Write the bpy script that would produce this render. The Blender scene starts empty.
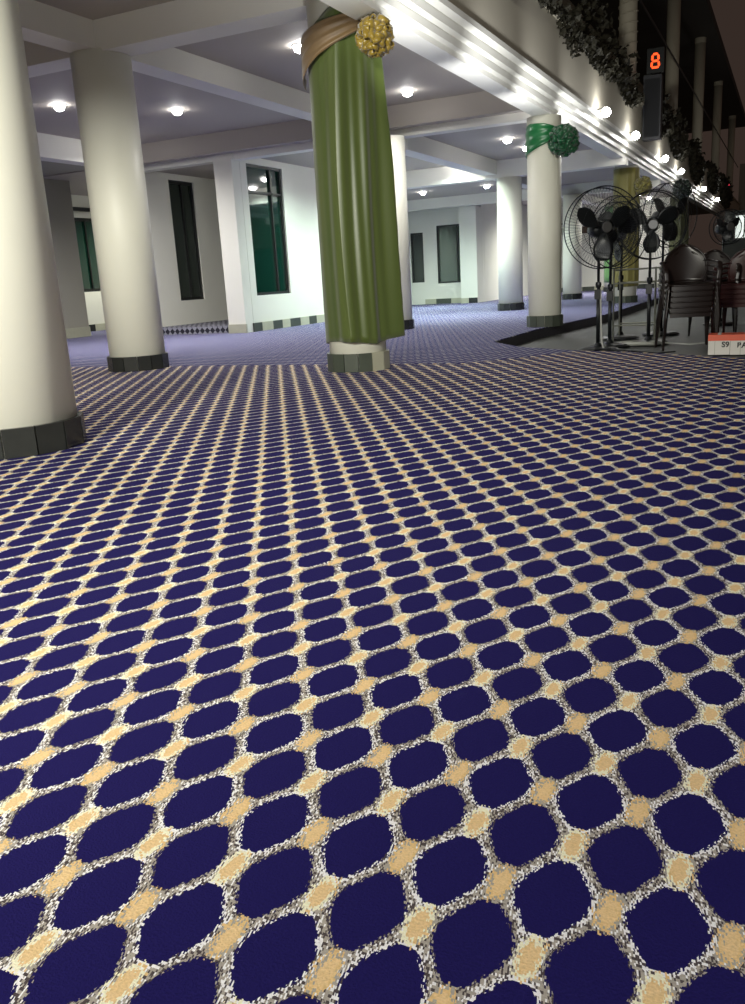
import bpy, bmesh, math, random
from mathutils import Vector, Matrix
random.seed(7)
C = bpy.context.scene
col = C.collection
PI = math.pi

# ------------------------------------------------------------------ helpers
def mat(name, base=(.5, .5, .5), rough=.6, metal=0., spec=.5, emit=None, estr=0., sheen=0., trans=0., coat=0., noise=None, bump=None):
    m = bpy.data.materials.new(name); m.use_nodes = True
    nt = m.node_tree; b = nt.nodes['Principled BSDF']
    b.inputs['Base Color'].default_value = (*base, 1)
    b.inputs['Roughness'].default_value = rough
    b.inputs['Metallic'].default_value = metal
    b.inputs['Specular IOR Level'].default_value = spec
    b.inputs['Transmission Weight'].default_value = trans
    b.inputs['Coat Weight'].default_value = coat
    if sheen: b.inputs['Sheen Weight'].default_value = sheen
    if emit:
        b.inputs['Emission Color'].default_value = (*emit, 1); b.inputs['Emission Strength'].default_value = estr
    if noise:
        sc, amt = noise
        tc = nt.nodes.new('ShaderNodeTexCoord'); n = nt.nodes.new('ShaderNodeTexNoise')
        n.inputs['Scale'].default_value = sc; n.inputs['Detail'].default_value = 4
        nt.links.new(tc.outputs['Object'], n.inputs['Vector'])
        r = nt.nodes.new('ShaderNodeMapRange'); r.inputs[3].default_value = 1 - amt; r.inputs[4].default_value = 1 + amt
        nt.links.new(n.outputs['Fac'], r.inputs[0])
        mx = nt.nodes.new('ShaderNodeVectorMath'); mx.operation = 'SCALE'; mx.inputs[0].default_value = base
        nt.links.new(r.outputs[0], mx.inputs['Scale']); nt.links.new(mx.outputs[0], b.inputs['Base Color'])
    if bump:
        sc, st = bump
        tc = nt.nodes.new('ShaderNodeTexCoord'); n = nt.nodes.new('ShaderNodeTexNoise'); n.inputs['Scale'].default_value = sc
        nt.links.new(tc.outputs['Object'], n.inputs['Vector'])
        bp = nt.nodes.new('ShaderNodeBump'); bp.inputs['Strength'].default_value = st; bp.inputs['Distance'].default_value = .01
        nt.links.new(n.outputs['Fac'], bp.inputs['Height']); nt.links.new(bp.outputs[0], b.inputs['Normal'])
    return m

def obj(name, bm, m, parent=None, smooth=False, kind=None):
    me = bpy.data.meshes.new(name); bmesh.ops.recalc_face_normals(bm, faces=bm.faces[:]); bm.to_mesh(me); bm.free()
    if smooth:
        for p in me.polygons: p.use_smooth = True
    o = bpy.data.objects.new(name, me); col.objects.link(o)
    if m: me.materials.append(m)
    if parent: o.parent = parent
    if kind: o['kind'] = kind
    return o
def tag(o, label, cat, group=None):
    o['label'] = label; o['category'] = cat
    if group: o['group'] = group
    return o
def thing(name, label, cat, loc=(0, 0, 0), rotz=0, group=None):
    o = bpy.data.objects.new(name, None); col.objects.link(o); o.empty_display_size = .1
    o.location = loc; o.rotation_euler = (0, 0, rotz)
    return tag(o, label, cat, group)
def copy_tree(o, parent=None):
    c = o.copy(); col.objects.link(c); c.parent = parent
    for ch in list(o.children): copy_tree(ch, c)
    return c
def box(bm, x0, x1, y0, y1, z0, z1):
    v = [bm.verts.new(p) for p in ((x0,y0,z0),(x1,y0,z0),(x1,y1,z0),(x0,y1,z0),(x0,y0,z1),(x1,y0,z1),(x1,y1,z1),(x0,y1,z1))]
    for f in ((0,3,2,1),(4,5,6,7),(0,1,5,4),(1,2,6,5),(2,3,7,6),(3,0,4,7)): bm.faces.new([v[i] for i in f])
    return v
def BX(*a):
    bm = bmesh.new(); box(bm, *a); return bm
def struct(name, boxes, m, fac=False):
    bm = bmesh.new()
    for b in boxes:
        if fac: b = (b[0]*K, b[1]*K, b[2]*K, b[3]*K, .8+(b[4]-.8)*K, .8+(b[5]-.8)*K)
        box(bm, *b)
    return obj(name, bm, m, kind='structure')
def lathe(bm, prof, n=32, cx=0, cy=0, cap=True):
    rings = []
    for r, z in prof:
        rings.append([bm.verts.new((cx + r*math.cos(2*PI*i/n), cy + r*math.sin(2*PI*i/n), z)) for i in range(n)])
    for a, b in zip(rings, rings[1:]):
        for i in range(n): bm.faces.new((a[i], a[(i+1) % n], b[(i+1) % n], b[i]))
    if cap:
        bm.faces.new(rings[0][::-1]); bm.faces.new(rings[-1])
def tube(bm, pts, r, n=6, closed=False):
    pts = [Vector(p) for p in pts]; N = len(pts); rings = []
    rr = r if isinstance(r, (list, tuple)) else [r]*N
    up0 = None
    for i, p in enumerate(pts):
        if closed: t = pts[(i+1) % N] - pts[i-1]
        else: t = pts[min(i+1, N-1)] - pts[max(i-1, 0)]
        t.normalize()
        if up0 is None:
            up0 = Vector((0, 0, 1)) if abs(t.z) < .9 else Vector((1, 0, 0))
        a = t.cross(up0)
        if a.length < 1e-4: a = t.orthogonal()
        a.normalize(); b = a.cross(t); b.normalize(); up0 = b
        rings.append([bm.verts.new(p + a*rr[i]*math.cos(2*PI*k/n) + b*rr[i]*math.sin(2*PI*k/n)) for k in range(n)])
    rng = range(N) if closed else range(N-1)
    for i in rng:
        A = rings[i]; B = rings[(i+1) % N]
        for k in range(n): bm.faces.new((A[k], A[(k+1) % n], B[(k+1) % n], B[k]))
    if not closed:
        bm.faces.new(rings[0][::-1]); bm.faces.new(rings[-1])
def grid(bm, fn, nu, nv, closed_u=False):
    V = [[bm.verts.new(fn(i/nu, j/nv)) for j in range(nv+1)] for i in range(nu if closed_u else nu+1)]
    for i in range(nu):
        A = V[i]; B = V[(i+1) % len(V)]
        for j in range(nv): bm.faces.new((A[j], B[j], B[j+1], A[j+1]))
def solidify(o, t, off=0):
    md = o.modifiers.new('thickness', 'SOLIDIFY'); md.thickness = t; md.offset = off; return o

# ------------------------------------------------------------------ camera
H = .8; F = 850.0
Mr = Matrix(((0.90263998, 0.05864973, -0.42638160), (0.42672307, -0.25110731, 0.86882250), (-0.05611133, -0.96618079, -0.25168669)))
cam_d = bpy.data.cameras.new('camera'); cam = bpy.data.objects.new('camera', cam_d); col.objects.link(cam)
R = Matrix((Mr.col[0], -Mr.col[1], -Mr.col[2])).transposed()
cam.matrix_world = Matrix.Translation((0, 0, H)) @ R.to_4x4()
cam_d.sensor_fit = 'HORIZONTAL'; cam_d.sensor_width = 36; cam_d.lens = F/745*36
cam_d.clip_start = .05; cam_d.clip_end = 300
C.camera = cam
def ray(x, y): return Mr @ Vector((x-372.5, y-502, F))
def onfloor(x, y, z=0.): d = ray(x, y); return d*((z-H)/d.z) + Vector((0, 0, H))

# ------------------------------------------------------------------ materials
def carpet_mat(name, P, navy, tan, white, brown, gold, NX=62., NY=50., bloom=0.):
    m = bpy.data.materials.new(name); m.use_nodes = True; nt = m.node_tree; L = nt.links
    bs = nt.nodes['Principled BSDF']; bs.inputs['Roughness'].default_value = .95; bs.inputs['Specular IOR Level'].default_value = .15
    bs.inputs['Sheen Weight'].default_value = bloom; bs.inputs['Sheen Roughness'].default_value = .5
    def val(a):
        return a
    def M(op, a, b=None, c=None, clamp=False):
        n = nt.nodes.new('ShaderNodeMath'); n.operation = op; n.use_clamp = clamp
        for i, q in enumerate((a, b, c)):
            if q is None: continue
            if isinstance(q, (int, float)): n.inputs[i].default_value = q
            else: L.new(q, n.inputs[i])
        return n.outputs[0]
    def mix(f, a, b):
        n = nt.nodes.new('ShaderNodeMix'); n.data_type = 'RGBA'
        if isinstance(f, (int, float)): n.inputs[0].default_value = f
        else: L.new(f, n.inputs[0])
        for i, q in ((6, a), (7, b)):
            if isinstance(q, tuple): n.inputs[i].default_value = (*q, 1)
            else: L.new(q, n.inputs[i])
        return n.outputs[2]
    g = nt.nodes.new('ShaderNodeNewGeometry'); s = nt.nodes.new('ShaderNodeSeparateXYZ'); L.new(g.outputs['Position'], s.inputs[0])
    X, Y = s.outputs[0], s.outputs[1]
    def aff(k): return M('ADD', M('ADD', M('MULTIPLY', X, P[0][k]), M('MULTIPLY', Y, P[1][k])), P[2][k])
    u0, v0 = aff(0), aff(1)
    # stitch raster: woven tufts run along the weave
    su, sv = M('FLOOR', M('MULTIPLY', M('ADD', M('ADD', u0, v0), M('MULTIPLY', M('SUBTRACT', u0, v0), .35)), NX*.5)), M('FLOOR', M('MULTIPLY', M('SUBTRACT', u0, v0), NY*.5))
    def wn(off):
        w = nt.nodes.new('ShaderNodeTexWhiteNoise'); w.noise_dimensions = '3D'
        cb = nt.nodes.new('ShaderNodeCombineXYZ'); L.new(su, cb.inputs[0]); L.new(sv, cb.inputs[1]); cb.inputs[2].default_value = off
        L.new(cb.outputs[0], w.inputs['Vector']); return w.outputs['Value']
    r1, r2, r3 = wn(1.3), wn(5.7), wn(9.1)
    jit = M('MULTIPLY', M('SUBTRACT', r1, .5), .06)
    u, v = M('ADD', u0, jit), M('ADD', v0, jit)
    fu, fv = M('FRACT', u), M('FRACT', v)
    a = M('MULTIPLY', M('ABSOLUTE', M('SUBTRACT', fu, .5)), 2.); b = M('MULTIPLY', M('ABSOLUTE', M('SUBTRACT', fv, .5)), 2.)
    D = M('POWER', M('ADD', M('POWER', a, 3.1), M('POWER', b, 3.1)), 1/3.1)
    D = M('MAXIMUM', D, M('MULTIPLY', M('ABSOLUTE', M('SUBTRACT', fu, fv)), .865/.655))
    par = M('ABSOLUTE', M('MODULO', M('ADD', M('FLOOR', u0), M('FLOOR', v0)), 2.))      # 1 on outlined cells
    du, dv = M('SUBTRACT', u, M('ROUND', u)), M('SUBTRACT', v, M('ROUND', v))
    nx_, ny_ = M('MULTIPLY', M('ADD', du, dv), .72), M('MULTIPLY', M('SUBTRACT', du, dv), .50)
    n2 = M('SQRT', M('ADD', M('MULTIPLY', nx_, nx_), M('MULTIPLY', ny_, ny_)))
    npar = M('ABSOLUTE', M('MODULO', M('ADD', M('ROUND', u0), M('ROUND', v0)), 2.))      # 1 = ochre knot, 0 = cream-ringed knot
    band = mix(M('GREATER_THAN', r2, .62), tan, brown)
    band = mix(M('GREATER_THAN', r3, .80), band, white)
    line = mix(M('GREATER_THAN', r3, .28), brown, white)
    inline = M('MULTIPLY', par, M('LESS_THAN', D, .945))
    c1 = mix(inline, band, line)
    edge = mix(M('GREATER_THAN', r2, .45), brown, tan)
    inedge = M('MULTIPLY', M('SUBTRACT', 1., par), M('LESS_THAN', D, .905))
    c1 = mix(inedge, c1, edge)
    c2 = mix(M('LESS_THAN', D, .865), c1, navy)
    ringm = M('LESS_THAN', n2, M('ADD', .168, M('MULTIPLY', M('SUBTRACT', r2, .5), .06)))
    ringc = mix(npar, mix(M('GREATER_THAN', r1, .2), gold, (white[0], white[1]*.97, white[2]*.72)), mix(M('GREATER_THAN', r1, .35), tan, gold))
    c3 = mix(ringm, c2, ringc)
    nz = nt.nodes.new('ShaderNodeTexNoise'); nz.inputs['Scale'].default_value = 90; L.new(g.outputs['Position'], nz.inputs['Vector'])
    gc = mix(M('MULTIPLY', nz.outputs['Fac'], 1.), gold, (gold[0]*1.1, gold[1]*1.15, gold[2]*1.4))
    c4 = mix(M('LESS_THAN', n2, M('ADD', .112, M('MULTIPLY', M('SUBTRACT', r3, .5), .04))), c3, gc)
    # pile speckle
    nz2 = nt.nodes.new('ShaderNodeTexNoise'); nz2.inputs['Scale'].default_value = 260; L.new(g.outputs['Position'], nz2.inputs['Vector'])
    sp = nt.nodes.new('ShaderNodeVectorMath'); sp.operation = 'SCALE'; L.new(c4, sp.inputs[0]); L.new(M('ADD', .75, M('MULTIPLY', nz2.outputs['Fac'], .5)), sp.inputs['Scale'])
    L.new(sp.outputs[0], bs.inputs['Base Color'])
    bp = nt.nodes.new('ShaderNodeBump'); bp.inputs['Strength'].default_value = .35; bp.inputs['Distance'].default_value = .004
    L.new(nz2.outputs['Fac'], bp.inputs['Height']); L.new(bp.outputs[0], bs.inputs['Normal'])
    return m
P0 = ((6.972393, 6.821036), (4.313948, -4.455005), (3.040299, 8.306245))
carpet_main = carpet_mat('carpet_navy_gold', P0, (.013, .009, .096), (.46, .415, .35), (1.0, .98, .97), (.09, .07, .07), (.86, .60, .27))
ca, sa = math.cos(.6), math.sin(.6); sc = 1.15
P1 = tuple((sc*(ca*p[0]-sa*p[1]), sc*(sa*p[0]+ca*p[1])) for p in P0)
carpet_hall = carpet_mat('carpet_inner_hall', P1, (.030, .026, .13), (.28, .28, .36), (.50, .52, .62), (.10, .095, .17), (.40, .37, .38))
check_m = mat('step_carpet', (.02, .02, .03), .9)
_nt = check_m.node_tree; _c = _nt.nodes.new('ShaderNodeTexChecker'); _c.inputs['Scale'].default_value = 12; _c.inputs[1].default_value = (.01, .01, .02, 1); _c.inputs[2].default_value = (.22, .22, .26, 1)
_t = _nt.nodes.new('ShaderNodeTexCoord'); _mp = _nt.nodes.new('ShaderNodeMapping'); _mp.inputs['Rotation'].default_value = (0, PI/4, 0)
_nt.links.new(_t.outputs['Object'], _mp.inputs[0]); _nt.links.new(_mp.outputs[0], _c.inputs[0]); _nt.links.new(_c.outputs[0], _nt.nodes['Principled BSDF'].inputs['Base Color'])
plaster = mat('white_plaster', (.74, .74, .66), .55, noise=(1.5, .04))
plaster_col = mat('column_paint', (.88, .88, .76), .45, noise=(2, .03))
ceil_m = mat('ceiling_paint', (.42, .385, .34), .7, noise=(.8, .05))
beam_m = mat('beam_paint', (.80, .79, .72), .6, noise=(1., .05))
facade_m = mat('facade_paint', (.50, .47, .38), .7, noise=(1.5, .08))
mould_m = mat('cornice_paint', (.82, .82, .76), .4)
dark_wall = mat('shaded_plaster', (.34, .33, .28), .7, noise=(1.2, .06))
ground_m = mat('courtyard_concrete', (.09, .095, .09), .6, noise=(3, .2), bump=(20, .3))
riser_m = mat('dark_riser', (.035, .035, .045), .6)
black_tile = mat('black_tile', (.022, .024, .022), .25, noise=(9, .3))
grey_tile = mat('grey_green_tile', (.055, .066, .05), .35, noise=(9, .2))
beige_tile = mat('beige_tile', (.42, .42, .32), .4, noise=(9, .1))
frame_m = mat('window_frame_dark', (.012, .014, .013), .35)
glass_m = mat('green_window_glass', (.004, .030, .020), .06, spec=.9, coat=.6)
glass_dk = mat('dark_window_glass', (.03, .04, .032), .08, spec=.8)
night = mat('night_behind', (.01, .01, .01), .9)
lamp_m = mat('lamp_lens', (1, 1, 1), .3, emit=(1, .98, .96), estr=60)
lamp_g = mat('lamp_lens_greenish', (1, 1, 1), .3, emit=(.86, 1, .92), estr=50)
ring_m = mat('lamp_ring', (.8, .8, .8), .3)
metal_dk = mat('fan_dark_metal', (.012, .014, .016), .35, metal=.4)
chrome = mat('bright_steel', (.12, .12, .12), .35, metal=.6)
rack_m = mat('rack_steel', (.28, .29, .24), .4, metal=.7)
plastic_br = mat('brown_plastic', (.013, .008, .007), .32)
plastic_red = mat('red_brown_plastic', (.035, .006, .006), .35)
leaf_m = mat('ivy_leaf', (.032, .030, .018), .7, noise=(6, .5))
sky_dk = mat('roof_dark', (.05, .045, .04), .8)

def satin(name, c1, c2, rough=.38, sc=7):
    m = bpy.data.materials.new(name); m.use_nodes = True; nt = m.node_tree; L = nt.links; b = nt.nodes['Principled BSDF']
    tc = nt.nodes.new('ShaderNodeTexCoord'); mp = nt.nodes.new('ShaderNodeMapping'); mp.inputs['Scale'].default_value = (sc, sc, .5)
    n = nt.nodes.new('ShaderNodeTexNoise'); n.inputs['Scale'].default_value = 1.; n.inputs['Detail'].default_value = 3
    L.new(tc.outputs['Object'], mp.inputs[0]); L.new(mp.outputs[0], n.inputs['Vector'])
    mx = nt.nodes.new('ShaderNodeMix'); mx.data_type = 'RGBA'; mx.inputs[6].default_value = (*c1, 1); mx.inputs[7].default_value = (*c2, 1)
    L.new(n.outputs['Fac'], mx.inputs[0]); L.new(mx.outputs[2], b.inputs['Base Color'])
    b.inputs['Roughness'].default_value = rough; b.inputs['Specular IOR Level'].default_value = .6
    b.inputs['Sheen Weight'].default_value = .3; b.inputs['Anisotropic'].default_value = .5
    w = nt.nodes.new('ShaderNodeTexWave'); w.inputs['Scale'].default_value = 90; w.bands_direction = 'Z'
    L.new(tc.outputs['Object'], w.inputs['Vector'])
    bp = nt.nodes.new('ShaderNodeBump'); bp.inputs['Strength'].default_value = .05; L.new(w.outputs['Fac'], bp.inputs['Height']); L.new(bp.outputs[0], b.inputs['Normal'])
    return m
olive = satin('olive_satin', (.038, .068, .010), (.10, .13, .024))
gold_satin = satin('gold_satin', (.13, .085, .008), (.42, .29, .03), .3)
tan_satin = satin('tan_ribbon', (.13, .085, .03), (.20, .12, .05), .5)
green_satin = satin('emerald_satin', (.005, .11, .03), (.01, .22, .06), .28)
dkgreen_satin = satin('deep_green_satin', (.004, .06, .022), (.008, .12, .04), .3)
ltgreen_satin = satin('light_green_satin', (.08, .22, .07), (.12, .30, .10), .4)
mustard_satin = satin('mustard_satin', (.17, .155, .03), (.25, .22, .05), .5)
black_green = satin('black_green_satin', (.003, .012, .008), (.006, .03, .015), .3)
olive_dim = satin('olive_dim', (.05, .06, .015), (.09, .10, .03), .5)

# ------------------------------------------------------------------ shell
K = 3.1/3.45; XI = -3.35; XF = -3.45                                   # inner line of the facade beam
struct('floor', [(-17, 4, -6, 34, -.30, -.145), (4, 6, -6, 34, -.30, -.13), (-17, 4, 34, 70, -.3, -.13)], ground_m)
# hall slab polygon (raised floor) drops to the courtyard on the right
def slab(name, poly, z0, z1, m, kind='structure'):
    bm = bmesh.new(); a = [bm.verts.new((x, y, z0)) for x, y in poly]; b = [bm.verts.new((x, y, z1)) for x, y in poly]
    bm.faces.new(a[::-1]); bm.faces.new(b); n = len(poly)
    for i in range(n): bm.faces.new((a[i], a[(i+1) % n], b[(i+1) % n], b[i]))
    o = obj(name, bm, m)
    if kind: o['kind'] = kind
    return o
hall_poly = [(-17, -6), (4, -6), (4, 7.4), (-.35, 7.85), (-1.35, 8.55), (-1.85, 8.75), (-2.62, 9.3), (-3.2, 10.1), (-3.2, 12.2), (-2.85, 15.5), (-2.85, 34), (-17, 34)]
slab('floor_hall', hall_poly, -.143, -.012, riser_m)
def sheet(name, poly, z, m, label):
    o = slab(name, poly, z-.0115, z, m, None); return tag(o, label, 'carpet')
main_poly = [(-17, -6), (4, -6), (4, 7.38), (-.35, 7.83), (-1.35, 8.53), (-1.85, 8.73), (-2.68, 7.68), (-6.2, 7.7), (-17, 7.9)]
hall2 = [(-17, 7.9), (-6.2, 7.7), (-2.68, 7.68), (-1.85, 8.73), (-2.62, 9.28), (-3.2, 10.1), (-3.2, 12.2), (-2.85, 15.5), (-2.85, 34), (-17, 34)]
sheet('carpet', main_poly, 0., carpet_main, 'navy carpet with gold knots and cream lattice filling the foreground')
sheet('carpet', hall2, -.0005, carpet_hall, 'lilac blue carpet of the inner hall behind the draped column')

struct('ceiling', [(-17, XI, -6, 13.2, 3.42, 3.55), (-17, XI, 13.2, 18.85, 3.1, 3.55), (-17, XI, 18.85, 34, 2.98, 3.55)], ceil_m)
struct('trim_1', [(-17, -6.6, 7.25, 7.6, 3.14, 3.419), (-6.3, XI-.001, 7.25, 7.6, 3.14, 3.419)], beam_m)
struct('trim_2', [(-8.89, XI-.001, 13.40, 13.65, 2.985, 3.419)], beam_m)
struct('trim_3', [(-10.9, XI-.001, 18.5, 18.84, 2.75, 3.099), (XI, -3.06, 18.5, 18.84, 2.75, 2.884)], beam_m)
struct('trim_4', [(-10.9, XI-.001, 24.0, 24.3, 2.70, 2.979), (XI, -3.12, 24.0, 24.3, 2.7, 2.884)], beam_m)
struct('trim_5', [(-6.6, -6.3, -6, 13.05, 3.16, 3.419)], beam_m)
struct('trim_6', [(-6.0, -5.7, 13.66, 18.49, 2.82, 3.099), (-6.0, -5.7, 18.86, 31.9, 2.78, 2.979)], beam_m)
struct('trim_7', [(-11.4, -11.1, 7.7, 13.3, 3.05, 3.419)], beam_m)
# facade beam with stepped cornice
bm = bmesh.new()
prof = [(XI/K, 3.12), (XF, 3.12), (XF, 3.18), (XF+.05, 3.20), (XF+.05, 3.27), (XF+.04, 3.275), (XF+.04, 3.29), (XF+.10, 3.31), (XF+.10, 3.385), (XF+.09, 3.39), (XF+.09, 3.41), (XF+.17, 3.435), (XF+.17, 3.50), (XI/K, 3.50)]
prof = [(x*K, .8+(z-.8)*K) for x, z in prof]
A = [bm.verts.new((x, -6, z)) for x, z in prof]; B = [bm.verts.new((x, 66, z)) for x, z in prof]
bm.faces.new(A); bm.faces.new(B[::-1])
for i in range(len(prof)): bm.faces.new((A[i], B[i], B[(i+1) % len(prof)], A[(i+1) % len(prof)]))
obj('trim_8', bm, mould_m, kind='structure')
struct('wall_parapet', [(XF-.02, XF+.13, -6, 66, 3.501, 4.38), (XF-.08, XF+.19, -6, 66, 4.38, 4.46)], facade_m, True)
struct('floor_upper', [(-9, XF-.1, -6, 66, 3.95, 4.05)], facade_m, True)
struct('wall_upper', [(-7.2, -7.0, -6, 66, 4.06, 9.3)], facade_m, True)
struct('ceiling_upper', [(-9, -3.05, -6, 66, 9.3, 9.6)], sky_dk, True)

# walls with holes. axis 'x': plane y=const ; 'y': plane x=const ; holes (a0,a1,z0,z1)
def holed(name, axis, p0, p1, a0, a1, z0, z1, holes, m):
    cuts = sorted({a0, a1, *[h[0] for h in holes], *[h[1] for h in holes]}); bs = []
    for s, e in zip(cuts, cuts[1:]):
        hs = sorted([h for h in holes if h[0] <= s + 1e-6 and h[1] >= e - 1e-6], key=lambda h: h[2]); z = z0
        for h in hs:
            if h[2] > z: bs.append((s, e, z, h[2]))
            z = h[3]
        if z < z1: bs.append((s, e, z, z1))
    bx = [(s, e, p0, p1, a, b) if axis == 'x' else (p0, p1, s, e, a, b) for s, e, a, b in bs]
    return struct(name, bx, m)
def window(n, axis, p, a0, a1, z0, z1, glass, mull=(), trans=(), fw=.05, d=1):
    """d: side the frame faces (+1 or -1 along the normal axis)"""
    bm = bmesh.new()
    def b(s, e, q0, q1, lo, hi):
        lo, hi = sorted((p + d*lo, p + d*hi))
        if axis == 'x': box(bm, s, e, lo, hi, q0, q1)
        else: box(bm, lo, hi, s, e, q0, q1)
    b(a0, a1, z0, z0+fw, -.10, -.03); b(a0, a1, z1-fw, z1, -.10, -.03)
    b(a0, a0+fw, z0+fw, z1-fw, -.10, -.03); b(a1-fw, a1, z0+fw, z1-fw, -.10, -.03)
    for q in mull: b(q-.02, q+.02, z0+fw, z1-fw, -.10, -.035)
    fr = obj('window_%d' % n, bm, frame_m, kind='structure')
    bm = bmesh.new()
    b(a0+.01, a1-.01, z0+.01, z1-.01, -.085, -.075)
    obj('pane', bm, glass, fr)
    for q in trans:
        bm = bmesh.new(); b(a0+fw, a1-fw, q-.02, q+.02, -.07, -.035); obj('transom', bm, frame_m, fr)
    return fr
# hall cross wall y=13.4 : header, pilaster between the two openings
struct('wall_cross', [(-11.1, -8.9, 13.4, 13.65, 3.0, 3.419), (-9.33, -8.95, 13.4, 13.65, 0, 3.0)], plaster)
holed('wall_alcove', 'y', -9.2, -8.95, 13.66, 18.0, 0, 3.099, [(13.86, 15.10, .65, 2.98)], plaster)
window(1, 'y', -8.95, 13.86, 15.10, .65, 2.98, glass_m, mull=(14.72,), trans=(2.5,))
# recess behind the left opening
holed('wall_recess_side', 'y', -11.55, -11.3, 13.4, 16.4, 0, 3.099, [(14.62, 15.44, .62, 2.98)], plaster)
window(2, 'y', -11.3, 14.62, 15.44, .62, 2.98, glass_dk, mull=(15.06,), fw=.06)
struct('wall_recess_back', [(-11.3, -9.2, 16.4, 16.6, 0, 3.099)], mat('recess_shade_wall', (.16, .155, .14), .8))  # plaster colour darkened here to stand in for the recess shade
# far left
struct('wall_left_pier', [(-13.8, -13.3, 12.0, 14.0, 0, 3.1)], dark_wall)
holed('wall_left', 'y', -15.2, -15.0, -6, 20, 0, 3.419, [(15.74, 17.0, .92, 2.60)], plaster)
window(3, 'y', -15.0, 15.74, 17.0, .92, 2.60, glass_m, mull=(16.15,), fw=.07)
struct('trim_9', [(-14.98, -14.9, 15.0, 17.5, 2.74, 2.82)], frame_m)
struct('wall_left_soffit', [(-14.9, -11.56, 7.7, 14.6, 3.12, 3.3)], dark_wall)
struct('wall_left_end', [(-15, -11.56, 18.5, 18.7, 0, 3.09)], plaster)
# far room
holed('wall_back', 'x', 25.0, 25.2, -11.0, -8.2, 0, 2.979, [(-9.62, -8.72, .60, 2.28), (-10.47, -10.06, .0, 2.12)], plaster)
window(4, 'x', 25.0, -9.62, -8.72, .60, 2.28, glass_m, mull=(-8.98,), d=-1)
window(5, 'x', 25.0, -10.47, -10.06, .66, 2.12, glass_dk, d=-1)
struct('wall_under_window', [(-10.47, -10.06, 25.02, 25.2, 0, .66)], plaster)
struct('wall_back_pier', [(-8.71, -8.2, 24.5, 24.99, 0, 2.7)], plaster)
struct('wall_far_side', [(-8.4, -8.2, 25.21, 32, 0, 2.979), (-11.2, -11.0, 18.0, 25.2, 0, 2.979), (-10.99, -9.2, 17.8, 18.0, 0, 3.099)], plaster)
holed('wall_far_back', 'x', 32.0, 32.2, -8.2, -3.3, 0, 2.979, [(-7.5, -6.4, 2.0, 2.25)], plaster)
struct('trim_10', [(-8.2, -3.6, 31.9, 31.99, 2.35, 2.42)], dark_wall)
# tiled skirting
def skirting(name, axis, p, a0, a1, h, w, mats, side=1, th=.03):
    a = a0; i = 0; bms = [bmesh.new() for _ in mats]
    while a < a1 - 1e-4:
        e = min(a + w*(.8 + .4*((i*37) % 10)/10), a1); k = i % len(mats)
        q0, q1 = sorted((p + .001*side, p + th*side))
        if axis == 'x': box(bms[k], a+.003, e-.003, q0, q1, 0, h)
        else: box(bms[k], q0, q1, a+.003, e-.003, 0, h)
        a = e; i += 1
    for k, b in enumerate(bms):
        obj(name, b, mats[k], kind='structure')
skirting('baseboard_alcove', 'y', -8.95, 13.62, 17.9, .16, .36, (grey_tile, beige_tile))
skirting('baseboard_cross', 'x', 13.4, -9.33, -8.92, .16, .5, (beige_tile,), -1)
skirting('baseboard_back', 'x', 25.0, -10.05, -8.75, .15, .45, (beige_tile, grey_tile), -1)
skirting('baseboard_far', 'x', 32.0, -8.15, -3.4, .15, .5, (beige_tile, grey_tile), -1)
skirting('baseboard_pier', 'x', 24.5, -8.71, -8.2, .15, .3, (beige_tile, black_tile), -1)
skirting('baseboard_left', 'y', -15.0, 14.5, 18, .16, .4, (beige_tile, black_tile))
skirting('baseboard_left_pier', 'y', -13.3, 12.0, 14.0, .2, .7, (beige_tile,))
# carpeted platform and steps in the recess
struct('floor_recess', [(-11.29, -9.36, 13.5, 16.39, .002, .135)], check_m)
step = thing('step', 'dark carpeted steps climbing behind the white pilaster', 'steps', (-9.72, 15.0, .136))
for k in range(4): obj('tread', BX(-.35, .3, .15*k, .9, .17*k, .17*(k+1)), riser_m, step)

def FS(p): return (p[0]*K, p[1]*K, .8 + (p[2]-.8)*K)
# upper floor pillars
for i, (y, lb) in enumerate(((22.3, 'upper pillar just left of the red clock, top out of frame'), (30.6, 'tall upper pillar just right of the red clock'), (39.2, 'second tall upper pillar past the red clock'), (48.8, 'third tall upper pillar past the red clock'), (60.5, 'farthest thin upper pillar at the dark end of the balcony'))):
    t = thing('pillar', 'grey round ' + lb, 'pillar', FS((-3.68, y, 4.06)), 0); t.scale = (K, K, K*5.24/5.5)
    bm = bmesh.new(); lathe(bm, [(.2, 0.001), (.2, 5.3)], 24); obj('shaft', bm, facade_m, t, True)
    bm = bmesh.new(); lathe(bm, [(.205, 5.3), (.21, 5.34), (.21, 5.499)], 24); obj('capital', bm, facade_m, t)
    if i == 0:
        bm = bmesh.new()
        pts = [(.215*math.cos(a), .215*math.sin(a), .9 + a*.036) for a in [k*.26 for k in range(300)]]
        tube(bm, pts, .012, 5); obj('spiral_trim', bm, facade_m, t)
bm = bmesh.new(); tube(bm, [FS((-3.42, y, 6.62)) for y in range(-4, 66, 2)], .025, 6)
tag(obj('cable', bm, metal_dk), 'thin dark cable strung along in front of the upper pillars', 'cable')

# courtyard end
holed('wall_courtyard_end', 'x', 30.6, 30.8, -1.95, 6, -.13, 2.3, [(-1.66, -.6, 1.42, 2.18)], mat('dark_green_wall', (.03,.035,.03), .8))
w = window(6, 'x', 30.6, -1.66, -.6, 1.42, 2.18, mat('glow_pane', (.8, .85, .8), .5, emit=(.9, 1, .93), estr=1.1), mull=(-1.36,), d=-1, fw=.04)  # emissive pane added in place of a brightly lit wall patch far off
struct('wall_courtyard_far', [(-3.4, 6, 66, 66.2, -.13, 7)], dark_wall)

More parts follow.
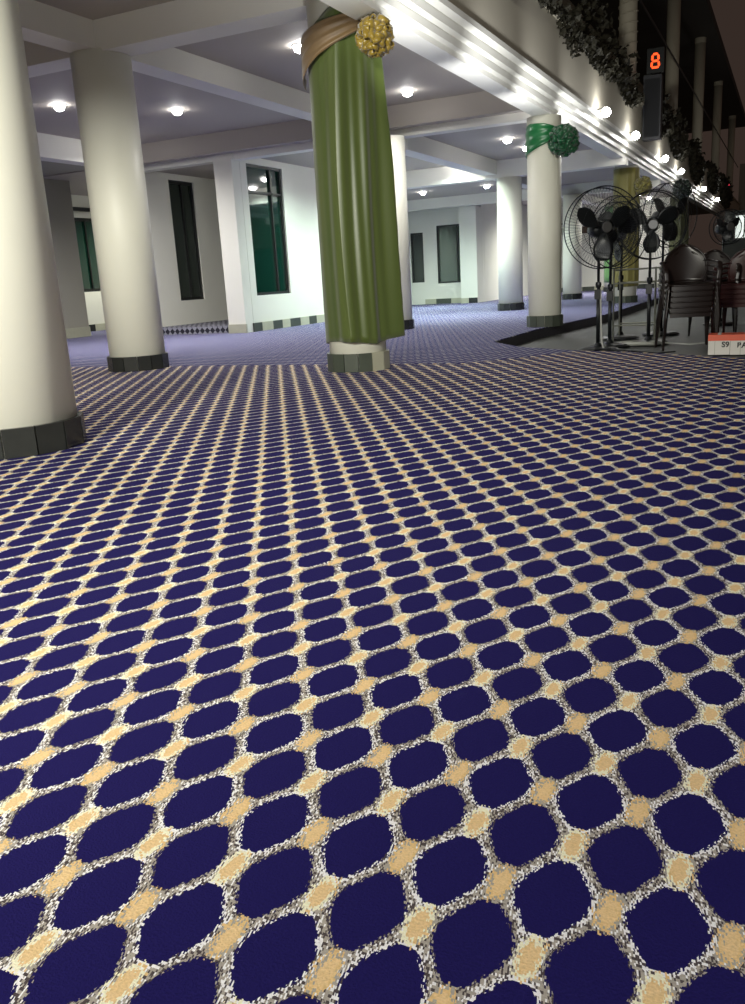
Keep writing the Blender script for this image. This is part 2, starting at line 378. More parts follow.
# ------------------------------------------------------------------ columns
def column(x, y, r, top, label, tile, tile2=None, th=.15, rot=0.):
    t = thing('column', label, 'column', (x, y, 0.0005), rot)
    bm = bmesh.new(); lathe(bm, [(r, 0), (r, top)], 48); obj('shaft', bm, plaster_col, t, True)
    n = 14
    for grp, m in ((0, tile), (1, tile2)):
        if m is None: continue
        bm = bmesh.new()
        for k in range(n):
            second = tile2 is not None and (k in (4, 5, 12, 13))
            if second != bool(grp): continue
            a0, a1 = 2*PI*k/n + .012, 2*PI*(k+1)/n - .012; R0, R1 = r*.98, (r + .025)/math.cos(PI/n)
            v = []
            for z in (0, th):
                v += [bm.verts.new((q*math.cos(a), q*math.sin(a), z)) for q, a in ((R0, a0), (R1, a0), (R1, a1), (R0, a1))]
            for f in ((0,3,2,1),(4,5,6,7),(0,1,5,4),(1,2,6,5),(2,3,7,6),(3,0,4,7)): bm.faces.new([v[i] for i in f])
        obj('tile_base', bm, m, t)
    return t
CC = {}
column(-3.9, 3.41, .35, 3.119, 'thick white round column at the left edge with black tile base', black_tile, th=.155)
column(-6.445, 7.465, .30, 3.159, 'white round column second from left, ceiling beams meeting on its top', black_tile, th=.155)
column(-3.607, 7.232, .265, 3.139, 'round column wrapped in a long olive green drape', grey_tile, beige_tile, .165, .22)
column(-5.785, 13.11, .25, 2.949, 'white round column directly behind the olive draped one', black_tile)
column(-3.242, 12.79, .24, 2.884, 'white round column with an emerald ribbon and bow', grey_tile, th=.16)
column(-5.498, 18.70, .265, 2.749, 'pale greenish round column left of the emerald bowed one', black_tile)
column(-5.325, 23.98, .25, 2.699, 'white round column seen between emerald bowed column and fan', black_tile)
column(-3.33, 20.3, .26, 2.884, 'round column behind the fans wrapped in mustard cloth', grey_tile)
column(-5.32, 30.0, .26, 2.779, 'distant round column with light green cloth behind the fans', black_tile)
column(-3.33, 30.4, .26, 2.884, 'far facade column with dull olive cloth above the chairs', grey_tile)

# ------------------------------------------------------------------ drapery
def facing(cx, cy):  # angle of direction from column to the camera
    return math.atan2(-cy, -cx)
def drape_sheet(cx, cy, r, z0, z1, a0, a1, mat_, nf, amp, zb=lambda s: 0., bulge=lambda s, t: 0., zt=lambda s: 0., nu=220, nv=50, seed=1, name='drape'):
    rnd = random.Random(seed); ph = [rnd.uniform(0, 6.28) for _ in range(6)]; th = facing(cx, cy)
    def fn(s, t):
        zb_, zt_ = z0 + zb(s), z1 + zt(s); z = zb_ + (zt_-zb_)*t
        ang = th - a0 + (a0 + a1)*s   # s=0 left of the picture, s=1 right (counter-clockwise)
        f = 1.3 - 2.6*abs(math.sin(nf*3.14*s*(1+.25*math.sin(3*s+ph[5])) + ph[0] + .5*math.sin(2.2*t + ph[1])))**.8 + .5*math.sin(nf*1.13*6.28*s + ph[2] + 1.3*math.sin(2.7*t+ph[3])) + .18*math.sin(nf*2.9*6.28*s+ph[4]+1.2*math.sin(4*t))
        e = min(1, max(0, (s-.22)/.28)); R_ = r + .012 + amp*(1.6 + f)*(.35 + .65*min(1, 2.2*(1-t)))*(.15 + .85*e*e*(3-2*e)) + bulge(s, t)
        return (R_*math.cos(ang), R_*math.sin(ang), z)
    bm = bmesh.new(); grid(bm, fn, nu, nv)
    o = obj(name, bm, mat_, None, True); o.location = (cx, cy, 0); solidify(o, .004); return o
# counter-clockwise seen from above, starting at facing angle: which side is picture right? picture right = +x side
o = drape_sheet(-3.607, 7.232, .265, .30, 3.02, 1.9, 2.1, olive, 3.9, .034,
                zb=lambda s: -.06 + .04*math.sin(5*s) + .16*max(0, s-.62)/.38,
                zt=lambda s: -.13 + .22*min(1, max(0, (s-.25)/.35)),
                bulge=lambda s, t: .06*math.exp(-((s-.86)/.13)**2)*(1-.75*t), seed=4)
tag(o, 'long olive green satin drape hanging in folds on the round column', 'drape')

def ribbon(cx, cy, r, pts, m, label, name='ribbon'):
    """pts: (angle from facing, z low, z high) from picture left to right"""
    th = facing(cx, cy); bm = bmesh.new(); n = len(pts)
    def fn(s, t):
        k = s*(n-1); i = min(int(k), n-2); f = k-i
        a, lo, hi = [p*(1-f) + q*f for p, q in zip(pts[i], pts[i+1])]
        R_ = r + .006*math.sin(t*19) + .004*math.sin(t*41 + s*9); 
        return (R_*math.cos(th+a), R_*math.sin(th+a), lo + (hi-lo)*t)
    grid(bm, fn, 60, 14); o = obj(name, bm, m, None, True); o.location = (cx, cy, 0); solidify(o, .005)
    return tag(o, label, 'ribbon')
def rosette(loc, rad, m, label, name='rosette', n=90, seed=3):
    rnd = random.Random(seed); bm = bmesh.new()
    for k in range(n):
        z = 1 - 2*(k+.5)/n; ph = k*2.39996; rr = math.sqrt(1-z*z)
        d = Vector((rr*math.cos(ph), rr*math.sin(ph), z)); d = (d + Vector([rnd.uniform(-.15, .15) for _ in range(3)])).normalized()
        a = d.orthogonal().normalized(); a.rotate(Matrix.Rotation(rnd.uniform(0, 6.28), 3, d)); b = d.cross(a)
        w = rad*rnd.uniform(.16, .24); L_ = rad*rnd.uniform(.85, 1.05); prev = None
        for i in range(9):            # a loop of ribbon going out and back
            t = i/8; ang = PI*t
            c = d*(L_*math.sin(ang)*.98) + b*(rad*.30*math.cos(ang)*(math.sin(ang)*.8+.15))
            v = (bm.verts.new(c - a*w*(.4+.6*math.sin(ang))), bm.verts.new(c + a*w*(.4+.6*math.sin(ang))))
            if prev: bm.faces.new((prev[0], prev[1], v[1], v[0]))
            prev = v
    t = thing(name, label, 'bow', loc)
    o = obj('ribbon_loops', bm, m, t, True); solidify(o, .003)
    bm = bmesh.new(); bmesh.ops.create_icosphere(bm, subdivisions=2, radius=rad*.42); obj('knot', bm, m, t, True)
    return t
ribbon(-3.607, 7.232, .336, [(-1.9, 2.45, 2.74), (-1.2, 2.53, 2.84), (-.6, 2.64, 2.88), (0, 2.73, 2.92), (.45, 2.80, 2.95), (1.0, 2.78, 2.93), (1.8, 2.6, 2.85)], tan_satin, 'tan satin ribbon band tied round the top of olive drape')
th = facing(-3.607, 7.232)
def pix_at(x, y, Y0): d = ray(x, y); return d*(Y0/d.y) + Vector((0, 0, H))
rosette(pix_at(375, 37, 6.93), .165, gold_satin, 'crumpled gold ribbon rosette pinned on the olive draped column')
ribbon(-3.242, 12.79, .255, [(-2.2, 2.36, 2.70), (-1.5, 2.38, 2.76), (-.8, 2.42, 2.79), (0, 2.50, 2.77), (.6, 2.57, 2.73), (1.2, 2.6, 2.70), (2, 2.5, 2.75)], green_satin, 'emerald satin ribbon band wrapped round the white column')
rosette(pix_at(564, 140, 12.50), .225, dkgreen_satin, 'dark green ribbon rosette on the right of emerald band', seed=8)
o = drape_sheet(-3.33, 20.3, .26, .35, 2.84, 1.9, 1.9, mustard_satin, 5, .012, seed=6, nu=120, nv=20); tag(o, 'mustard cloth draped round the column behind the fans', 'drape')
rosette(pix_at(643, 186, 20.0), .2, mustard_satin, 'mustard ribbon rosette beside the mustard draped column', seed=5)
o = drape_sheet(-5.32, 30.0, .26, .3, 2.7, 1.9, 1.9, ltgreen_satin, 5, .012, seed=2, nu=80, nv=12); tag(o, 'light green cloth on a distant column seen between fan poles', 'drape')
o = drape_sheet(-3.33, 30.4,   .26, .3, 2.84, 1.9, 1.9, olive_dim, 5, .02, seed=9, nu=80, nv=12); tag(o, 'dull olive cloth on the far column above stacked chairs', 'drape')
rosette(pix_at(682, 189, 25.6), .27, black_green, 'blackish green rosette tied under the far cornice', seed=11)

# ------------------------------------------------------------------ ceiling lights
def spot(loc, power, color=(1, .97, .93), size=2.6, blend=.9, radius=.06, rot=(0, 0, 0)):
    d = bpy.data.lights.new('spot_lamp', 'SPOT'); d.energy = power; d.color = color; d.spot_size = size; d.spot_blend = blend; d.shadow_soft_size = radius
    o = bpy.data.objects.new('spot_lamp', d); col.objects.link(o); o.location = loc; o.rotation_euler = rot; return o
bm = bmesh.new(); lathe(bm, [(.062, -.004), (.085, -.012), (.092, -.008), (.092, -.0005), (.062, -.0005)], 24, cap=False)
proto = thing('ceiling_light', 'x', 'ceiling light', (0, 0, 0))
ring_o = obj('ring', bm, ring_m, proto)
bm = bmesh.new(); lathe(bm, [(.07, -.006), (.072, -.03), (.06, -.06), (.03, -.078)], 20); lens_o = obj('lens', bm, lamp_m, proto, True)
cool, neutral = (.80, 1.0, .90), (1, .97, .95)
LIGHTS = [  # x, y, ceiling z, power, colour, label
 (-5.15, 9.3, 3.42, 75, neutral, 'round ceiling downlight left of the olive drape'),
 (-5.12, 12.35, 3.42, 45, neutral, 'round ceiling downlight right of the olive drape'),
 (-9.35, 9.85, 3.42, 130, neutral, 'leftmost ceiling downlight, between the two white columns'),
 (-8.35, 11.2, 3.42, 150, neutral, 'ceiling downlight just right of the second white column'),
 (-6.5, 15.9, 3.1, 120, cool, 'first of three downlights in a row past the back beam'),
 (-6.52, 17.0, 3.1, 120, cool, 'middle of three downlights in a row past the back beam'),
 (-6.5, 18.1, 3.1, 120, cool, 'last of three downlights in a row past the back beam'),
 (-4.65, 15.75, 3.1, 70, neutral, 'bright ceiling downlight left of the emerald bow'),
 (-4.65, 17.0, 3.1, 60, neutral, 'smaller ceiling downlight touching the emerald ribbon edge'),
 (-8.8, 22.0, 2.98, 200, cool, 'small downlight over the far windows'),
 (-7.05, 22.0, 2.98, 170, cool, 'small downlight beside the pale greenish column top'),
 (-4.42, 24.8, 2.98, 60, neutral, 'ceiling downlight above the nearest fan'),
 (-4.45, 29.4, 2.98, 50, neutral, 'left of two tiny downlights beside the mustard bow'),
 (-4.38, 31.2, 2.98, 50, neutral, 'right of two tiny downlights beside the mustard bow'),
 (-7.8, 14.9, 3.1, 110, cool, 'hidden downlight of the green lit alcove'),
 (-7.6, 16.9, 3.1, 110, cool, 'second downlight of the green lit alcove'),
 (-13.6, 16.3, 3.1, 170, (1, 1, .85), 'added unseen downlight in front of the far left window'),  # added lamp, not in view, brightens the far left wall
 (-9.6, 20.6, 2.98, 230, cool, 'downlight in far room, left'),
 (-6.6, 27.5, 2.98, 380, (1, 1, .9), 'downlight in the far back bay behind the pale column'),
 (-5.1, 4.6, 3.42, 70, (1, .97, .85), 'downlight over the carpet near the left column'),
 (-10.3, 12.1, 3.42, 150, neutral, 'added ceiling downlight hidden behind the second white column'),  # extra lamp placed out of sight to lift the recess side wall
 (-10.0, 15.0, 3.1, 7, neutral, 'added unseen dim downlight inside the dark recess'),  # extra lamp with no visible source, weak fill for the recess
]
first = True
for x, y, z, pw, c, lb in LIGHTS:
    if pw == 0: continue
    o = proto if first else copy_tree(proto); first = False
    o.location = (x, y, z); o['label'] = lb; o['group'] = 'round ceiling downlights'
    spot((x, y, z-.10), pw*2.4, c, 2.75, 1.0, .07)

# cornice spotlights: small floodlight on bracket washing the mouldings
def cornice_spot(y, lb, pw=14):
    t = thing('spotlight', lb, 'spotlight', FS((XF+.30, y, 3.50)), 0, 'spotlights along the cornice')
    bm = bmesh.new(); tube(bm, [(-.16, 0, .06), (-.02, 0, .06), (0, 0, 0)], .008, 6); obj('bracket', bm, metal_dk, t)
    bm = bmesh.new(); bmesh.ops.create_uvsphere(bm, u_segments=16, v_segments=10, radius=.075); obj('globe', bm, lamp_m, t, True)
    d = bpy.data.lights.new('bulb', 'POINT'); d.energy = pw; d.color = (1, .99, .95); d.shadow_soft_size = .12
    l = bpy.data.objects.new('bulb', d); col.objects.link(l); l.location = FS((XF+.80, y, 3.30))
for y, lb in ((6.5, ''), (8.6, ''), (10.7, ''), (12.8, ''), (14.9, ''), (16.9, 'big cornice spotlight right above the emerald bow'), (20.3, 'second cornice spotlight above the fans'), (25.3, 'third cornice spotlight going away'), (29.2, 'fourth cornice spotlight going away'), (37, 'fifth small cornice spotlight above the dark rosette'), (44, 'farthest tiny cornice spotlight')):
    if y < 16:
        d = bpy.data.lights.new('cornice_wash', 'SPOT'); d.energy = 120; d.spot_size = 1.5; d.spot_blend = 1; d.shadow_soft_size = .1  # unseen spots without fixtures, added to brighten the near mouldings
        l = bpy.data.objects.new('cornice_wash', d); col.objects.link(l); l.location = (-2.5, y*K-.6, 2.0)
        l.rotation_euler = (Vector(FS((XF+.05, y, 3.3))) - l.location).to_track_quat('-Z', 'Y').to_euler()
    else: cornice_spot(y, lb)

# courtyard floodlights behind the camera
def aim(loc, tgt, pw, size, color=(1, .98, .92), rad=.3, blend=.6):
    o = spot(loc, pw, color, size, blend, rad); o.rotation_euler = (Vector(tgt)-Vector(loc)).to_track_quat('-Z', 'Y').to_euler(); return o
aim((-1.2, -4.5, 3.3), (-5.5, 6.0, .6), 4200, 1.25, (1, .97, .84), .4, .8)
aim((2.5, -3.5, 3.3), (-1.5, 3.0, 0), 700, 1.3, (.97, .98, 1), .4, .8)
aim((-.5, -1.5, 3.4), (-.8, 1.8, 0), 170, 2.0, (1, .98, .95), .4, 1)

# ------------------------------------------------------------------ hanging ivy
def ivy(y0, y1, z0, z1, n, lb, seed, s=.05):
    rnd = random.Random(seed); bm = bmesh.new(); cy = (y0+y1)/2
    for k in range(n):
        t = rnd.random(); yy = y0 + (y1-y0)*t; env = math.sin(PI*t)**.5
        zz = 4.42 + (z1-4.42)*env*rnd.random()**1.4 if rnd.random() < .35 else 4.42 + (z0+.13-4.42)*env*rnd.random()
        xx = XF + .17 + abs(rnd.gauss(0, .07)) if zz < 4.46 else XF + .1 + rnd.gauss(0, .1)
        c = Vector((xx, yy-cy, zz-4.42)); a = Vector([rnd.gauss(0, 1) for _ in range(3)]).normalized(); b = a.orthogonal().normalized(); w = s*rnd.uniform(.6, 1.4)
        nn = a.cross(b)*w*.3
        pts = [c - a*w, c - a*w*.2 + b*w*.8 + nn, c + a*w*.3 + b*w*.45, c + a*w*1.2, c + a*w*.3 - b*w*.45, c - a*w*.2 - b*w*.8 + nn]
        pts = [Vector((max(p.x, XF+.14) if p.z < .04 else p.x, p.y, p.z)) for p in pts]
        v = [bm.verts.new((p.x-XF-.15, p.y, p.z)) for p in pts]; bm.faces.new(v)
    t = thing('hanging_ivy', lb, 'plant', FS((XF+.15, cy, 4.42))); t.scale = (K, K, K)
    obj('leaves', bm, leaf_m, t)
    for k in range(5):
        bm = bmesh.new(); yy = (y0-cy) + (y1-y0)*(k+.5)/5
        tube(bm, [(.06, yy, .05), (.09, yy+.05, -.05), (.075, yy+.02, (z0-4.42)*.8*math.sin(PI*(k+.5)/5))], .006, 5)
        obj('stem', bm, leaf_m, t)
ivy(10.6, 11.9, 3.95, 4.7, 380, 'dark ivy clump on the balcony edge at the top centre of the picture', 1)
ivy(12.3, 13.6, 4.20, 4.9, 200, 'ivy clump second along the balcony edge from the top', 2)
ivy(13.7, 15.2, 3.85, 4.7, 220, 'narrow trailing ivy hanging low above the first cornice spotlight', 3)
ivy(15.4, 18.6, 4.05, 5.6, 650, 'tall bushy ivy mass rising in front of the ribbed pillar', 4, .07)
ivy(18.8, 21.2, 3.95, 5.2, 330, 'ivy clump hanging left of the dark clock box', 5, .07)
ivy(23.4, 26.5, 3.95, 5.4, 700, 'ivy clump just right of the dark clock box', 6, .08)
ivy(27, 31, 3.70, 5.2, 700, 'ivy clump two places right of the dark clock box', 7, .09)
ivy(32.5, 37, 3.4, 5.0, 700, 'long drooping ivy above the dark rosette', 8, .1)
ivy(40, 45, 3.5, 5.0, 500, 'drooping ivy farther along the dark balcony', 9, .12)
ivy(47, 54, 3.3, 5.0, 500, 'farthest ivy at the end of the dark balcony', 10, .14)

# ------------------------------------------------------------------ clock + dark box
t = thing('digital_clock', 'dark digital clock with a red glowing digit on the balcony', 'clock', FS((XF+.4, 22.3, 5.05))); t.scale = (K*.85,)*3
obj('case', BX(-.22, .22, -.06, .06, 0, .62), metal_dk, t)
led = mat('red_led', (.3, .02, .01), .5, emit=(1, .075, .012), estr=2.2)
bm = bmesh.new()
def seg(x0, z0, x1, z1, w=.028):
    a = Vector((x0, 0, z0)); b = Vector((x1, 0, z1)); d = (b-a).normalized(); n = Vector((-d.z, 0, d.x))*w
    pts = [a, a + d*w + n, b - d*w + n, b, b - d*w - n, a + d*w - n]
    f = [bm.verts.new((p.x, -.068, p.z)) for p in pts]; g = [bm.verts.new((p.x, -.061, p.z)) for p in pts]
    bm.faces.new(f); bm.faces.new(g[::-1])
    for i in range(6): bm.faces.new((f[i], f[(i+1) % 6], g[(i+1) % 6], g[i]))
for s_ in ((-.085, .31, -.07, .46), (-.07, .47, .07, .47), (.085, .31, .07, .46), (-.08, .30, .08, .30), (-.10, .15, -.085, .29), (.085, .29, .10, .15), (-.10, .14, .10, .14)): seg(*s_)
obj('digit', bm, led, t)
t = thing('speaker_box', 'tall dark box hanging below the red clock', 'speaker', FS((XF+.36, 22.3, 3.62))); t.scale = (K,)*3
obj('cabinet', BX(-.2, .2, -.14, .14, 0, 1.38), mat('blue_black', (.012, .014, .022), .5), t)
obj('grille', BX(-.17, .17, -.15, -.141, .06, 1.3), mat('grille_black', (.008, .009, .012), .8), t)
obj('hanger', BX(-.22, -.04, -.02, .02, 1.381, 1.42), metal_dk, t)
tag(obj('indicator_light', BX(-.05, .05, -.03, .03, -.06, .06), mat('red_dim', (.2, .01, .02), .5, emit=(1, .05, .1), estr=.8)), 'small dim red light far along the dark balcony', 'light').location = FS((XF+.25, 52, 4.65))

# ------------------------------------------------------------------ pedestal fans
def make_fan(label, x, y, zh, yaw, R_=.40, z0=-.13, pm=metal_dk):
    t = thing('pedestal_fan', label, 'fan', (x, y, z0)); h = zh - z0
    bm = bmesh.new(); lathe(bm, [(.24, 0), (.24, .015), (.20, .035), (.05, .05), (.03, .09)], 32); obj('base', bm, pm, t)
    bm = bmesh.new(); tube(bm, [(0, 0, .05), (0, 0, h*.55)], .022, 12); tube(bm, [(0, 0, h*.55), (0, 0, h-.06)], .016, 12); p = obj('pole', bm, pm, t, True)
    bm = bmesh.new(); lathe(bm, [(.03, h*.55-.03), (.034, h*.55), (.03, h*.55+.03)], 12); obj('collar', bm, pm, t)
    # head local frame: axis f
    f = Vector((math.sin(yaw), -math.cos(yaw), .04)).normalized(); s = Vector((0, 0, 1)).cross(f).normalized(); u = f.cross(s); hc = Vector((0, 0, h))
    W = lambda a, b, c: hc + s*a + u*b + f*c
    def circ(r, c, n=48): return [W(r*math.cos(2*PI*k/n), r*math.sin(2*PI*k/n), c) for k in range(n)]
    for nm, c0, c1 in (('front_grille', .23, .18), ('rear_grille', .0, .04)):
        bm = bmesh.new(); tube(bm, circ(R_, c1, 56), .0065, 6, True); tube(bm, circ(R_*.66, c0 - (c0-c1)*.25, 40), .003, 4, True); tube(bm, circ(.075, c0, 20), .004, 4, True)
        nw = 72
        for k in range(nw):
            a = 2*PI*k/nw; cs, sn = math.cos(a), math.sin(a)
            tube(bm, [W(.075*cs, .075*sn, c0), W(R_*.66*cs, R_*.66*sn, c0-(c0-c1)*.25), W(R_*.93*cs, R_*.93*sn, c0-(c0-c1)*.6), W(R_*cs, R_*sn, c1)], .0014, 3)
        obj(nm, bm, pm, t)
    for k in range(3):
        bm = bmesh.new(); a0 = 2*PI*k/3 + .5
        def fn(p, q):
            r = .05 + (R_*.82-.05)*q; wd = (.35 + .75*math.sin(PI*min(1, q*.9+.1)))*(.9 if q < .9 else .8); a = a0 + (p-.5)*wd
            return W(r*math.cos(a), r*math.sin(a), .115 + (p-.5)*.07)
        grid(bm, fn, 6, 8); b_ = obj('blade', bm, metal_dk, t, True); solidify(b_, .003)
    bm = bmesh.new(); prev = None
    def ring(r, c, n=24): return [bm.verts.new(q) for q in circ(r, c, n)]
    rs = [ring(.03, -.17), ring(.075, -.15), ring(.085, -.06), ring(.085, .0), ring(.07, .035)]
    for a, b in zip(rs, rs[1:]):
        for i in range(24): bm.faces.new((a[i], a[(i+1) % 24], b[(i+1) % 24], b[i]))
    bm.faces.new(rs[0]); bm.faces.new(rs[-1]); obj('motor', bm, pm, t, True)
    bm = bmesh.new(); rs = [ring(.05, .20), ring(.06, .205), ring(.05, .216)]
    for a, b in zip(rs, rs[1:]):
        for i in range(24): bm.faces.new((a[i], a[(i+1) % 24], b[(i+1) % 24], b[i]))
    bm.faces.new(rs[0]); bm.faces.new(rs[-1]); obj('badge', bm, chrome, t)
    bm = bmesh.new(); tube(bm, [(0, 0, h-.09), W(0, -.05, -.05)], .03, 10); obj('neck', bm, pm, t)
    bm = bmesh.new(); box(bm, -.035, .035, -.05, -.02, h*.55-.16, h*.55-.05); obj('control_box', bm, pm, t)
    return t
def at(px, py, Y0): return pix_at(px, py, Y0)
def fan_at(label, px, hy, Y0, yaw, R_):
    p = at(px, hy, Y0); make_fan(label, p.x, p.y, p.z, yaw, R_)
fan_at('big black pedestal fan nearest the bowed column, cage turned left of the others', 599, 229, 10.1, .62, .43)
fan_at('black pedestal fan close behind the nearest one, its pole just right', 611, 236, 10.55, 2.6, .37)
fan_at('dim pedestal fan with thin pole behind the two nearest fans', 622, 226, 11.8, -.5, .36)
fan_at('dark pedestal fan left of the brown chair stack', 651, 226, 10.9, .25, .38)
fan_at('pedestal fan with its cage edge showing just behind the chair stack', 664, 216, 12.3, .9, .40)
fan_at('small far pedestal fan left of the glowing far pane', 724, 228, 14.0, .5, .24)

# steel rack
p0 = at(614, 269, 11.3); p1 = at(656, 269, 11.3)
t = thing('metal_rack', 'low grey steel rack with two rails between fans and chairs', 'rack', ((p0.x+p1.x)/2, 11.3, -.13)); hw = (p1.x-p0.x)/2
for sx in (-1, 1):
    for sy in (0, .45):
        bm = bmesh.new(); tube(bm, [(sx*hw, sy, 0), (sx*hw, sy, .9)], .012, 8); obj('leg', bm, rack_m, t)
for z in (.885, .72, .2):
    for sy in (0, .45):
        bm = bmesh.new(); tube(bm, [(-hw, sy, z), (hw, sy, z)], .01, 8); obj('rail', bm, rack_m, t)
# cable coils on the ground
def coil(px, Y0, r, turns, lb, m, seed=1):
    rnd = random.Random(seed); p = at(px, 330, Y0); bm = bmesh.new(); pts = []
    for k in range(turns*24):
        a = k*2*PI/24; rr = r*(1 + .15*math.sin(a*.31+seed)); pts.append((rr*math.cos(a) + .04*math.sin(a*.17), rr*.8*math.sin(a), .012 + .006*(k/24) + .004*math.sin(a*3)))
    pts += [(r + .1, .1, .012), (r + .35, -.1, .01), (r+.5, .05, .01)]
    tube(bm, pts, .008, 6); o = obj('cable_coil', bm, m); o.location = (p.x, Y0, -.13); tag(o, lb, 'cable')
coil(612, 9.7, .16, 4, 'black power cable coiled at the feet of the nearest fans', metal_dk)
coil(640, 10.7, .22, 5, 'grey cable loops on the ground under the steel rack', mat('grey_cable', (.35, .36, .33), .4), 2)
bm = bmesh.new(); q = at(599, 229, 10.1); tube(bm, [(q.x+.03, 10.07, .55), (q.x+.045, 10.04, .2), (q.x+.06, 10.02, -.02), (-1.86, 10.0, -.11), (-1.75, 10.1, -.12), (-1.6, 10.0, -.12)], .01, 6)
tag(obj('power_cord', bm, mat('pale_cord', (.4, .4, .38), .5)), 'pale power cord trailing down from the nearest fan to the ground', 'cord')

# ------------------------------------------------------------------ plastic chairs
def make_chair(m):
    t = thing('plastic_chair', 'x', 'chair')
    bm = bmesh.new()
    def seat(s, q):
        x = (s-.5)*2; y = (q-.5)*2; w = .235 - .02*q
        px = x*w*math.sqrt(1-.18*y*y); py = y*.22*math.sqrt(1-.12*x*x)
        return (px, py, .42 - .018*(1-x*x)*(1-y*y) - (.02*max(0, -y)**3))
    grid(bm, seat, 14, 14); solidify(obj('seat', bm, m, t, True), .008)
    bm = bmesh.new(); tube(bm, [seat(i/12, 0) for i in range(13)] + [seat(1, i/12) for i in range(1, 13)] + [seat(1-i/12, 1) for i in range(1, 13)] + [seat(0, 1-i/12) for i in range(1, 12)], .011, 6, True)
    def apron(s, q): p = seat(s, 0); return (p[0], p[1]-.004, p[2]-.05*q)
    grid(bm, apron, 12, 2); obj('seat_rim', bm, m, t, True)
    # backrest : oval shell with slots
    def back(s, q):
        x = (s-.5)*2; w = .21*math.sqrt(max(0, 1-((q-.42)/.62)**2)) + .015
        return (x*w, .21 + .09*q - .045*x*x*0 + .05*(1-x*x)*.9 - .03, .44 + .39*q - .03*x*x*q)
    bm = bmesh.new(); n1, n2 = 22, 16
    V = [[bm.verts.new(back(i/n1, j/n2)) for j in range(n2+1)] for i in range(n1+1)]
    for i in range(n1):
        for j in range(n2):
            bm.faces.new((V[i][j], V[i+1][j], V[i+1][j+1], V[i][j+1]))
    solidify(obj('backrest', bm, m, t, True), .008)
    bm = bmesh.new(); tube(bm, [back(0, j/12) for j in range(13)] + [back(i/10, 1) for i in range(1, 11)] + [back(1, 1-j/12) for j in range(1, 13)], .012, 6); obj('back_rim', bm, m, t, True)
    for sx in (-1, 1):
        bm = bmesh.new()
        def arm(s, q):
            pts = [(.215, .235, .66), (.265, .16, .655), (.285, 0, .645), (.285, -.14, .63), (.275, -.215, .56), (.26, -.225, .44)]
            k = s*(len(pts)-1); i = min(int(k), len(pts)-2); f = k-i; a = [p*(1-f)+r*f for p, r in zip(pts[i], pts[i+1])]
            return (sx*(a[0] + (q-.5)*.05), a[1], a[2] - .01*(2*q-1)**2)
        grid(bm, arm, 20, 4); solidify(obj('armrest', bm, m, t, True), .009)
        for fy, ty in ((-.21, -.25), (.20, .27)):
            bm = bmesh.new()
            def leg(s, q):
                x = .235 + .045*(1-q); y = fy + (ty-fy)*(1-q); a = (s-.5)*2.2; w = .046 - .014*(1-q)
                return (sx*(x + w*math.cos(a) - .02), y + (1 if fy > 0 else -1)*0 + w*math.sin(a)*1.2, .42*q)
            grid(bm, leg, 8, 6); solidify(obj('leg', bm, m, t, True), .007)
    return t
ordn = ['topmost', 'second from the top', 'third from the top', 'fourth from the top', 'fifth from the top', 'second from the bottom', 'bottom']
def stack(m, px, py_z, Y0, rot, n, desc, group, dz=.058, dy=.012):
    base = make_chair(m); p = at(px, py_z, Y0)
    names = ['bottom'] + ['number %d from the ground' % k for k in ()] 
    for k in range(n):
        o = base if k == 0 else copy_tree(base)
        lev = n-1-k
        nm = 'bottom' if k == 0 else ('topmost' if lev == 0 else ['', 'second', 'third', 'fourth', 'fifth', 'sixth'][lev] + ' from top')
        o.location = (p.x - math.sin(rot)*dy*-k, Y0 + math.cos(rot)*dy*-k*-1*-1, -.13 + dz*k); o.rotation_euler = (0, 0, rot)
        o['label'] = '%s, %s' % (desc, nm); o['group'] = group
stack(plastic_br, 687, 300, 10.25, .28, 6, 'brown plastic armchair stacked beside red boxes', 'brown plastic chairs in the nearest stack')
stack(plastic_red, 742, 300, 12.0, -.2, 5, 'reddish plastic armchair stacked at right picture edge', 'reddish chairs stacked at the right edge')
stack(plastic_br, 713, 300, 12.2, .1, 5, 'brown plastic armchair in dim stack behind the nearest', 'brown chairs in the stack behind')

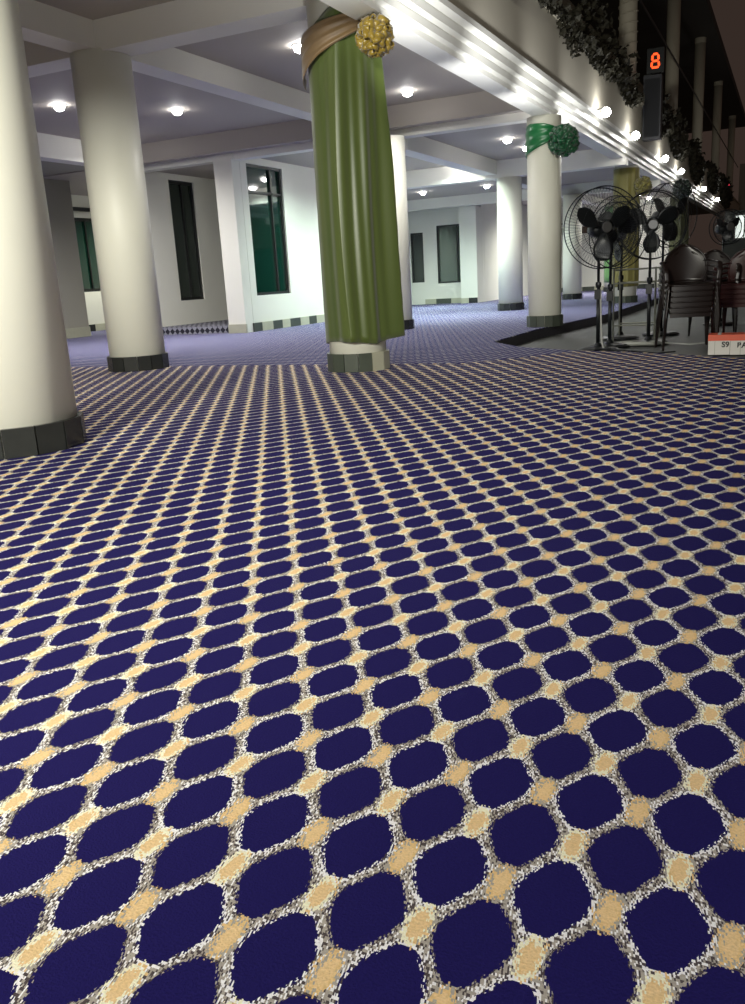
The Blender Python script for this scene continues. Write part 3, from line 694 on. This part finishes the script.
# ------------------------------------------------------------------ cartons
white_card = mat('white_card', (.62, .60, .56), .6); red_card = mat('red_card', (.62, .09, .035), .5); ink = mat('black_ink', (.02, .02, .02), .6)
def text_on(par, s, x, z, size, y=-.0015):
    cu = bpy.data.curves.new('printed_text', 'FONT'); cu.body = s; cu.size = size; cu.extrude = .0004; cu.align_x = 'CENTER'; cu.align_y = 'CENTER'; cu.offset = size*.035
    tmp = bpy.data.objects.new('printed_text', cu); col.objects.link(tmp)
    me = bpy.data.meshes.new_from_object(tmp.evaluated_get(bpy.context.evaluated_depsgraph_get())); bpy.data.objects.remove(tmp)
    o = bpy.data.objects.new('printed_text', me); col.objects.link(o); me.materials.append(ink)
    o.parent = par; o.location = (x, y, z); o.rotation_euler = (PI/2, 0, 0); return o
def carton(px0, px1, Y0, h, d, txt, tx, tz, ts, label, rot=0.05):
    a = at(px0, 350, Y0); b = at(px1, 350, Y0); w = b.x - a.x
    t = thing('carton_box', label, 'box', (a.x, Y0, -.128), rot)
    obj('body', BX(0, w, 0, d, 0, h*.70), white_card, t)
    obj('lid', BX(-.003, w+.003, -.003, d+.003, h*.70, h), red_card, t)
    obj('tape', BX(w*.42, w*.58, .0, d, h+.0005, h+.0015), white_card, t)
    for q in (.30,):
        obj('seam', BX(w*q, w*q+.003, -.0012, 0, 0, h*.69), mat('seam', (.2, .22, .15), .7), t)
    text_on(t, txt, w*tx, h*tz, ts); return t
carton(708, 729.5, 9.4, .20, .28, 'S9', .80, .50, .075, 'white carton with red top band printed S9, left of the two')
carton(730, 764, 9.38, .20, .28, 'BAR', .42, .46, .075, 'white carton with red top band printed BAR, cut by the picture edge')

# ------------------------------------------------------------------ world + view
W = bpy.data.worlds.new('night'); C.world = W; W.use_nodes = True
bg = W.node_tree.nodes['Background']; bg.inputs[0].default_value = (.030, .020, .016, 1); bg.inputs[1].default_value = 1.15
vs = C.view_settings; vs.view_transform = 'Standard'; vs.look = 'None'; vs.gamma = 1; vs.use_curve_mapping = False; vs.exposure = 0
